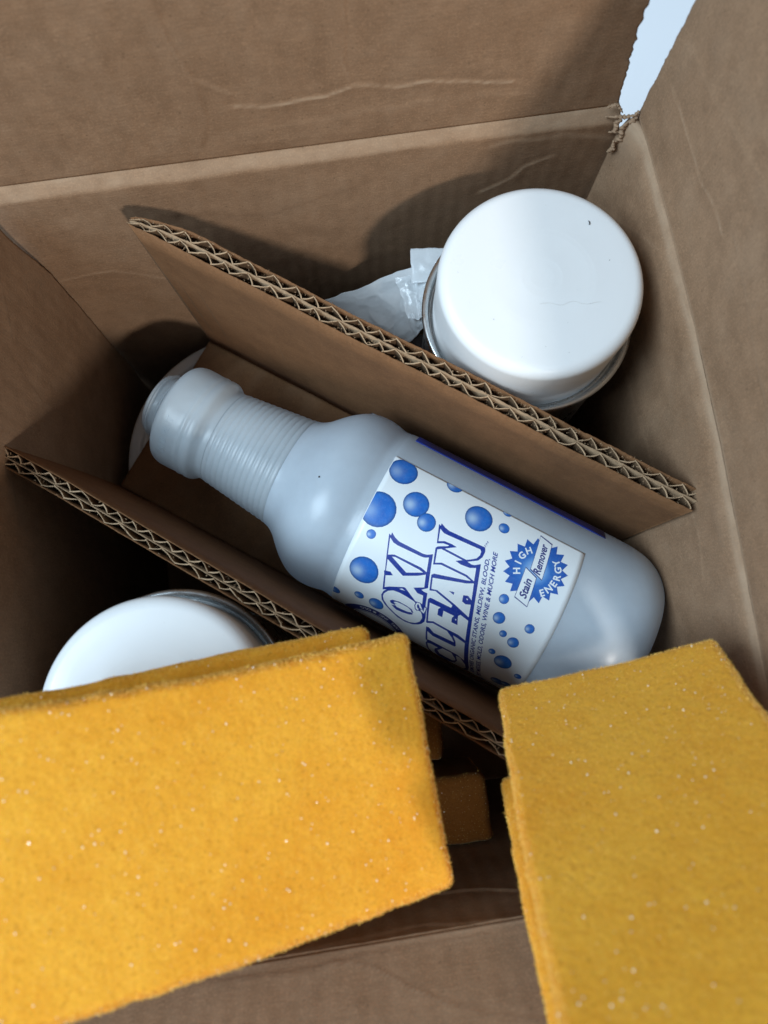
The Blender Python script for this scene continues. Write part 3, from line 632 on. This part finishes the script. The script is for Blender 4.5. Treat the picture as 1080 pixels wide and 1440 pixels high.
for i, (cl_, pts) in enumerate(ART['P']):
    if i >= ART['gi'] and cl_ != 'g': ink.poly(pts, {'b': (0.006, 0.02, 0.2, 1), 'w': WHITE}[cl_], 0.22 + 0.002 * i - 0.002 * ART['gi'])
for body_, p0, p1 in (('Stain', (46.2, 32.6), (44.9, 23.6)), ('Remover', (47.0, 20.2), (44.9, 4.9))):
    V2, T2 = text2d(body_, p0, p1, 3.5, 0.30, 0.028); ink.add(V2, T2, (0.006, 0.02, 0.2, 1), 0.24)
ink.finish('printed_seal', lab, M_print)
# round emblem running under the bottle
ink = Ink(); ec_ = np.array([-9.7, 95.5])
def disc(r, col, lift, r2=0, n=64):
    if r2:
        pts = [tuple(ec_ + rr * np.array([math.cos(2 * math.pi * i / n), math.sin(2 * math.pi * i / n)])) for i in range(n) for rr in (r2, r)]
        tr = [(2 * i, 2 * i + 1, (2 * i + 3) % (2 * n)) for i in range(n)] + [(2 * i, (2 * i + 3) % (2 * n), (2 * i + 2) % (2 * n)) for i in range(n)]
    else:
        pts = [tuple(ec_)] + [tuple(ec_ + r * np.array([math.cos(2 * math.pi * i / n), math.sin(2 * math.pi * i / n)])) for i in range(n)]
        tr = [(0, 1 + i, 1 + (i + 1) % n) for i in range(n)]
    ink.add(pts, tr, col, lift)
disc(17.6, WHITE, 0.178); disc(17.2, (0.006, 0.02, 0.2, 1), 0.185); disc(12.2, WHITE, 0.19); disc(11.5, (0.006, 0.02, 0.2, 1), 0.195, 11.0)
for ch, dg_ in (('G', 118), ('L', 125.5), ('O', 133 - 20), ('I', 83), ('N', 77.5), ('C', 88.5)): pass
def on_ring(ch, deg, cap=2.2, r=14.8):
    a_ = math.radians(deg); p = ec_ + r * np.array([math.cos(a_), -math.sin(a_)]); glyph(ink, ch, p, ec_ - p, cap, WHITE, 0.2, 0.02)
for ch, dg_ in zip('CNI', (84, 76, 69.5)): on_ring(ch, dg_)
for ch, dg_ in zip('LAN', (57, 49, 41)): on_ring(ch, dg_)
for ch, dg_ in zip('OLG', (109, 117, 124)): on_ring(ch, dg_)
p = ec_ + 14.8 * np.array([math.cos(math.radians(97)), -math.sin(math.radians(97))])
ink.add([tuple(p)] + [tuple(p + 0.95 * np.array([math.cos(t), math.sin(t)])) for t in np.linspace(0, 2 * math.pi, 17)[:-1]], [(0, 1 + i, 1 + (i + 1) % 16) for i in range(16)], WHITE, 0.2)
ink.finish('printed_emblem', lab, M_print)
# dark blue back label whose edge shows on the far flank
gs = np.linspace(0, 1, 40)
Pb = np.array([(-33 + 103 * u, -21.0 - 68 * v) for v in gs for u in np.linspace(0, 1, 14)])
mesh_obj('back_label', np.concatenate([wrap(Pb, 0.12), wrap(Pb, -0.03)]), grid_faces(40, 14, 0) + grid_faces(40, 14, 560, True) + rim_faces(40, 14, 560), M_navy, bot,
         label='dark blue back label seen only as a thin edge')
# raised lettering on the collar and a speck of dirt
def collar_text(body_, a_mid, th_c, cap):
    cu = bpy.data.curves.new('t', 'FONT'); cu.body = body_; cu.size = 1; cu.extrude = 0.05; cu.resolution_u = 3; ob = bpy.data.objects.new('t', cu); COL.objects.link(ob)
    dg = bpy.context.evaluated_depsgraph_get(); me = bpy.data.meshes.new_from_object(ob.evaluated_get(dg))
    V = np.array([tuple(v.co) for v in me.vertices]); F = [tuple(p.vertices) for p in me.polygons]
    bpy.data.objects.remove(ob); bpy.data.curves.remove(cu); bpy.data.meshes.remove(me)
    s = cap / 0.73; x = (V[:, 0] - V[:, 0].max() / 2) * s; th = th_c + x / 28.2; r = 28.15 + V[:, 2] * s * 1.0
    P = AC(a_mid - (V[:, 1] - .36) * s, BC + r * np.sin(th), BZ + r * np.cos(th))
    mesh_obj('raised_lettering', P, F, M_neck, bot, smooth=False)
collar_text('ONE PINT', -145.5, math.radians(-38), 3.6)
def blob(name, c, r, mat, parent, n=7, sq=(1, 1, 0.5)):
    V = []; F = []
    for i in range(1, n):
        for j in range(8):
            t = math.pi * i / n; p = 2 * math.pi * j / 8; k = 1 + 0.3 * math.sin(j * 2.3 + i)
            V.append((c[0] + r * k * sq[0] * math.sin(t) * math.cos(p), c[1] + r * k * sq[1] * math.sin(t) * math.sin(p), c[2] + r * sq[2] * math.cos(t)))
    F = [(i * 8 + j, i * 8 + (j + 1) % 8, (i + 1) * 8 + (j + 1) % 8, (i + 1) * 8 + j) for i in range(n - 2) for j in range(8)] + [tuple(range(8))[::-1], tuple((n - 2) * 8 + j for j in range(8))]
    return mesh_obj(name, V, F, mat, parent)
blob('dirt_speck', AC(-62.5, BC - 3, BZ + 45.7).tolist(), 0.45, M_dark, bot)

# ------------------------------------------------------------------ the two cans
def cap_prof():
    P = [(145.0, 0.01), (144.98, 4.6), (144.995, 5.0), (144.975, 5.4), (144.98, 8.4), (144.99, 8.7), (144.97, 9.0), (144.93, 19.6), (144.955, 20.2), (144.925, 20.8), (144.945, 22.2), (144.95, 22.6), (144.92, 23.1), (144.9, 34)]
    for t in np.linspace(0, 90, 10):
        a = math.radians(t); P.append((139.6 + 5.2 * math.cos(a), 38.6 + 5.2 * math.sin(a)))
    P += [(130, 43.7), (120, 43.5), (117, 43.4), (116.2, 43.6), (112, 43.6), (108, 43.6)]
    return P
def can(c, label):
    t = thing('aerosol_can', (c[0], c[1], ZB), label, 'can', 'white capped metal cans')
    cp = mesh_obj('cap', *lathe(cap_prof(), 120, 'z', (c[0], c[1], 0)), M_cap, t)
    rim = []
    for k in range(17):
        a = math.pi * 2 * k / 16; rim.append((112.2 + 1.7 * math.cos(a), 47.3 + 1.5 * math.sin(a)))
    mesh_obj('rolled_rim', *lathe(rim, 120, 'z', (c[0], c[1], 0)), M_metal, t)
    bd = [(109, 43.7), (107.5, 44.2), (107.5, 45.2), (111, 45.8), (112, 46.6), (109.5, 47.4), (106, 46.6), (100, 46.2), (0, 46.2), (ZB + 4, 46.2), (ZB + 1, 47), (ZB + 0.6, 45)]
    mesh_obj('can_body', *lathe(bd, 120, 'z', (c[0], c[1], 0)), M_metal, t)
    return t, cp
def copy_tree(o, off):
    c = o.copy(); COL.objects.link(c); c.location = o.location + Vector(off) * MM; ORG[c.name] = ORG[o.name] + np.array(off)
    for ch in o.children:
        d = ch.copy(); COL.objects.link(d); d.parent = c; ORG[d.name] = ORG[c.name]
    return c
C1 = (90.6, 142.6); C2 = (-87.2, -8.5)
can1, cap1 = can(C1, 'silver can with white cap in the back right corner behind the insert')
can2 = copy_tree(can1, (C2[0] - C1[0], C2[1] - C1[1], 0))
can2['label'] = 'silver can with white cap half hidden under the left yellow sponges'
# a hair, a black fleck and grit lying on the first cap
def strand(name, pts, r, mat, parent):
    pts = np.array(pts, float); n = len(pts); V = []; F = []
    T = np.gradient(pts, axis=0); T /= np.linalg.norm(T, axis=1)[:, None]
    for i in range(n):
        s = np.cross(T[i], (0, 0, 1)); s /= np.linalg.norm(s)
        for a in range(5):
            t = 2 * math.pi * a / 5; V.append(pts[i] + r * (math.cos(t) * s + math.sin(t) * np.array([0, 0, 1])))
    F = [(i * 5 + a, i * 5 + (a + 1) % 5, (i + 1) * 5 + (a + 1) % 5, (i + 1) * 5 + a) for i in range(n - 1) for a in range(5)]
    return mesh_obj(name, V, F, mat, parent)
M_hair, _, _ = simple('fine_hair', (0.66, 0.63, 0.6), 0.6)
strand('hair', [(87 + 1.6 * i, 130.8 - 0.2 * i + 0.9 * math.sin(i * 0.9) * math.exp(-((i - 8) / 7) ** 2), 145.2) for i in range(17)], 0.04, M_hair, can1)
strand('lint', [(114.8 + 0.35 * math.sin(i * 0.8), 165 - 0.45 * i, 145.2) for i in range(5)], 0.22, M_dark, can1)
for x, y in ((75.5, 109), (62.5, 118), (52, 137), (97, 121), (86, 112), (56, 150), (108, 128), (95, 108), (120, 146), (67, 127)):
    if math.hypot(x - C1[0], y - C1[1]) < 37: blob('dirt_speck', (x, y, 145.05), random.uniform(0.08, 0.18), M_dark, can1, 5)

# ------------------------------------------------------------------ round tub with clear lid below the insert
tub_c = (-55.0, 128.0)
tub = thing('plastic_tub', (*tub_c, ZB), 'round tub with clear frosted lid peeking out under the bottle neck end', 'plastic tub')
lidp = [(-5.5, 0.01), (-5.5, 50), (-5.2, 62), (-4.2, 63.5), (-4.2, 66), (-6.0, 67.5), (-6.2, 70.5), (-4.6, 72), (-4.4, 76), (-5.0, 78), (-6.6, 78.9), (-12, 79.1), (-12.2, 78.4), (-7, 77.6)]
mesh_obj('lid', *lathe(smooth_prof(lidp, 4), 140, 'z', (*tub_c, 0)), M_lid, tub)
M_tub, _, _ = simple('dark_tub_plastic', (0.05, 0.055, 0.06), 0.5)
mesh_obj('tub_body', *lathe([(-7.5, 77.0), (-40, 75), (-106, 70), (ZB + 0.5, 69), (ZB + 0.5, 0.1)], 100, 'z', (*tub_c, 0)), M_tub, tub)

# ------------------------------------------------------------------ crumpled film between insert and can
bag = thing('plastic_bag', (30, 172, 40), 'crumpled translucent white plastic film wedged between insert and can', 'plastic bag')
def crumple(name, corners, seed, amp, mat, nu=70, nv=46, jag=2.5):
    c = [np.array(p, float) for p in corners]; u, v = np.meshgrid(np.linspace(0, 1, nu), np.linspace(0, 1, nv), indexing='ij')
    uu = u + jag / 100 * fbm(v * 6, u * 3, seed, 3); vv = v + jag / 60 * fbm(u * 6, v * 3, seed + 4, 3)
    P = ((1 - uu) * (1 - vv))[..., None] * c[0] + (uu * (1 - vv))[..., None] * c[1] + (uu * vv)[..., None] * c[2] + ((1 - uu) * vv)[..., None] * c[3]
    n = np.cross(c[1] - c[0], c[3] - c[0]); n /= np.linalg.norm(n)
    # facetted folds: distance fields of random lines
    h = np.zeros_like(u); r = np.random.default_rng(seed)
    for k in range(22):
        a = r.uniform(0, math.pi); px, py = r.uniform(0, 1, 2); d = (u - px) * math.cos(a) + (v - py) * math.sin(a)
        h += r.uniform(-1, 1) * np.abs(d)
    h = 0.6 * h + 0.16 * np.abs(vnoise(u * 6, v * 4, seed + 6)) + 0.02 * np.abs(fbm(u * 22, v * 16, seed + 7, 2))
    h -= h.mean(); P = P + (h * amp)[..., None] * n
    V = np.concatenate([P.reshape(-1, 3), (P - n * 0.12).reshape(-1, 3)])
    return mesh_obj(name, V, grid_faces(nu, nv) + grid_faces(nu, nv, nu * nv, True) + rim_faces(nu, nv, nu * nv), mat, bag, smooth=True)
crumple('film', [(-16, 193, 46), (56, 186, 93), (50, 158, 84), (22, 152, 44)], 5, 13.0, M_bag, 110, 80)
crumple('film', [(36, 181, 88), (57, 178, 99), (52, 156, 92), (40, 160, 84)], 9, 8.0, M_bag, 60, 60)
crumple('torn_tab', [(44, 190, 99), (66, 185, 102), (66, 168, 99), (42, 174, 97)], 12, 1.5, M_bag, 24, 24)
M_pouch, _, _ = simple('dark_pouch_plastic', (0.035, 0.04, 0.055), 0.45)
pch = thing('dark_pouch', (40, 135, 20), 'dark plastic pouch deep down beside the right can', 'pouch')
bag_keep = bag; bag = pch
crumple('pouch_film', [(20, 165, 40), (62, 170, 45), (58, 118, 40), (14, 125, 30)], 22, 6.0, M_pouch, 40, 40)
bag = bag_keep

# ------------------------------------------------------------------ sponges
def sponge(A, l, wd, n, L, W, T, step, label, fuzz, glints, seed, group='yellow foam sponges'):
    """A is one top corner; the block runs L along l, W along wd and T down along -n"""
    A, l, wd, n = (np.array(q, float) for q in (A, l, wd, n)); l /= np.linalg.norm(l); wd -= l * wd.dot(l); wd /= np.linalg.norm(wd)
    nn_ = np.cross(l, wd); nn_ /= np.linalg.norm(nn_)
    if nn_.dot(n) < 0: nn_ = -nn_
    n = nn_; ctr = A + l * L / 2 + wd * W / 2 - n * T / 2; half = np.array([L, W, T]) / 2.0; r = 3.6
    root = thing('sponge', (ctr - n * T / 2).tolist(), label, 'sponge', group)
    Vs = []; Fs = []; Ns = []; off = 0
    for ax in range(3):
        for sg in (-1, 1):
            i1, i2 = [(1, 2), (0, 2), (0, 1)][ax]
            a = np.linspace(-half[i1], half[i1], int(2 * half[i1] / step) + 2); b = np.linspace(-half[i2], half[i2], int(2 * half[i2] / step) + 2)
            g1, g2 = np.meshgrid(a, b, indexing='ij'); p = np.zeros(g1.shape + (3,)); p[..., ax] = sg * half[ax]; p[..., i1] = g1; p[..., i2] = g2
            inner = np.clip(p, -(half - r), half - r); d = p - inner; d /= np.linalg.norm(d, axis=-1)[..., None]
            q = inner + d * r
            # keyed by position so that neighbouring faces meet
            k = q[..., 0] * 1.0; k2 = q[..., 1] + q[..., 2] * 1.7
            h = 0.09 * vnoise(q[..., 0] / 0.9 + q[..., 2] * 0.83, q[..., 1] / 0.9 + q[..., 2] * 0.61, seed) + 0.05 * fbm(q[..., 0] / 3 + q[..., 2] * 0.31, q[..., 1] / 3 + q[..., 2] * 0.27, seed + 2, 3)
            h += 0.35 * fbm(q[..., 0] / 38 + q[..., 2] * 0.03, q[..., 1] / 38, seed + 5, 2)
            pit = vnoise(q[..., 0] / 1.3 + 50 + q[..., 2], q[..., 1] / 1.3 + q[..., 2] * 0.7, seed + 9); h -= 0.25 * np.clip(pit - 0.35, 0, 1)
            q = q + d * h[..., None]
            q[..., 2] += 1.3 * np.sin(q[..., 0] / 46.0 + seed) + 0.8 * np.sin(q[..., 1] / 27.0 + seed * 2); q[..., 1] += 0.9 * np.sin(q[..., 0] / 31.0 + seed * 3) + 0.35 * vnoise(q[..., 0] / 7, q[..., 0] * 0, seed); q[..., 0] += 0.8 * np.sin(q[..., 1] / 22.0 + seed) + 0.35 * vnoise(q[..., 1] / 7, q[..., 1] * 0, seed + 1)
            nu, nv = g1.shape; cr_ = (sg > 0) ^ (ax == 1)
            Vs.append(q.reshape(-1, 3)); Ns.append(d.reshape(-1, 3)); Fs += grid_faces(nu, nv, off, not cr_); off += nu * nv
    Q = np.concatenate(Vs); Dn = np.concatenate(Ns); Bs = np.stack([l, wd, n]); V = ctr + Q @ Bs; Nw = Dn @ Bs
    if np.linalg.det(Bs) < 0: Fs = [f[::-1] for f in Fs]
    # weld duplicated border points
    key = np.round(V, 3); _, idx, inv = np.unique(key, axis=0, return_index=True, return_inverse=True); inv = inv.ravel()
    Fw = []
    for f in Fs:
        g_ = [int(inv[k]) for k in f]
        if len(set(g_)) >= 3: Fw.append(list(dict.fromkeys(g_)))
    mesh_obj('foam_block', V[idx], Fw, M_foam, root)
    r_ = np.random.default_rng(seed)
    if fuzz:
        edge = np.where(np.abs(Dn).max(1) < 0.985)[0]; pk = np.concatenate([edge[r_.integers(0, len(edge), int(fuzz * 0.7))], r_.integers(0, len(V), fuzz - int(fuzz * 0.7))]); P = V[pk] + r_.normal(0, 0.25, (fuzz, 3)); D = Nw[pk] + r_.normal(0, 0.6, (fuzz, 3)); D /= np.linalg.norm(D, axis=1)[:, None]
        Ln = np.concatenate([r_.uniform(0.3, 0.9, int(fuzz * 0.7)), r_.uniform(0.15, 0.5, fuzz - int(fuzz * 0.7))])[:, None]; Sd = np.cross(D, r_.normal(0, 1, (fuzz, 3))); Sd /= np.linalg.norm(Sd, axis=1)[:, None]; Sd *= r_.uniform(0.08, 0.17, fuzz)[:, None]
        P = P - Nw[pk] * 0.2
        X = np.stack([P - Sd, P + Sd, P + D * Ln], 1).reshape(-1, 3)
        mesh_obj('foam_fibres', X, np.arange(3 * fuzz).reshape(-1, 3).tolist(), M_fibre, root, smooth=False, kind='stuff')
    if glints:
        top = np.where(Dn[:, 2] > 0.5)[0]; pk = top[r_.integers(0, len(top), glints)]
        P = V[pk] + n * 0.45; D = n + r_.normal(0, 0.5, (glints, 3)); D /= np.linalg.norm(D, axis=1)[:, None]
        S1 = np.cross(D, r_.normal(0, 1, (glints, 3))); S1 /= np.linalg.norm(S1, axis=1)[:, None]; S2 = np.cross(D, S1); sz = r_.uniform(0.10, 0.36, glints)[:, None]
        X = np.stack([P - S1 * sz, P + S2 * sz, P + S1 * sz, P - S2 * sz], 1).reshape(-1, 3)
        mesh_obj('cell_films', X, np.arange(4 * glints).reshape(-1, 4).tolist(), M_glint, root, smooth=False, kind='stuff')
    return root
Ld, Ln_ = np.array([0.932, 0.039, -0.36]), np.array([0.36, 0.021, 0.933]); LA, LB = np.array([10.9, 5.3, 174.0]), np.array([14.4, -77.0, 174.4])
sponge(LA, -Ld, LB - LA, Ln_, 158, 82.4, 20, 0.62, 'yellow foam sponge lying uppermost at the lower left, nearest the bottle cap side', 90000, 500, 7)
LA2 = np.array([-1.9, 9.9, 154.7])
sponge(LA2, -Ld, LB - LA, Ln_, 150, 80, 20, 0.9, 'yellow foam sponge showing only as a strip behind the lower left sponge', 30000, 120, 17)
Rd, Rn = np.array([0.132, 0.507, -0.852]), np.array([-0.187, 0.857, 0.481]); RA, RB = np.array([42.6, -19.8, 140.0]), np.array([121.9, -12.0, 156.9])
sponge(RA, -Rd, RB - RA, Rn, 146, 81.5, 21, 0.62, 'yellow foam sponge propped upright at the lower right against the box side', 90000, 450, 27)
RA2 = np.array([35.8, -50.3, 142.8])
sponge(RA2, -np.array([0.078, 0.507, -0.852]), RB - RA, Rn, 112, 78, 20, 0.9, 'yellow foam sponge tucked behind the upright right sponge, its left edge showing', 30000, 80, 37)
M_foam = M_foam_shaded
sponge((-112, -62, 50), (1, -0.02, 0), (-0.02, -1, 0), (0, 0, 1), 154, 32, 62, 1.5, 'orange sponge in shade-darkened colour between the sponge pairs, enlarged out of sight to block window light', 3000, 60, 47, 'sponges deep in the box')  # unseen length and thickness added to keep window light off the box floor
sponge((-36, -22, 36), (1, -0.15, 0), (-0.15, -1, 0), (0, 0, 1), 64, 26, 120, 1.5, 'orange sponge in shade-darkened colour under the lower insert wall, deepened out of sight to block window light', 2000, 30, 57, 'sponges deep in the box')  # unseen depth added below to stop more light reaching the box floor
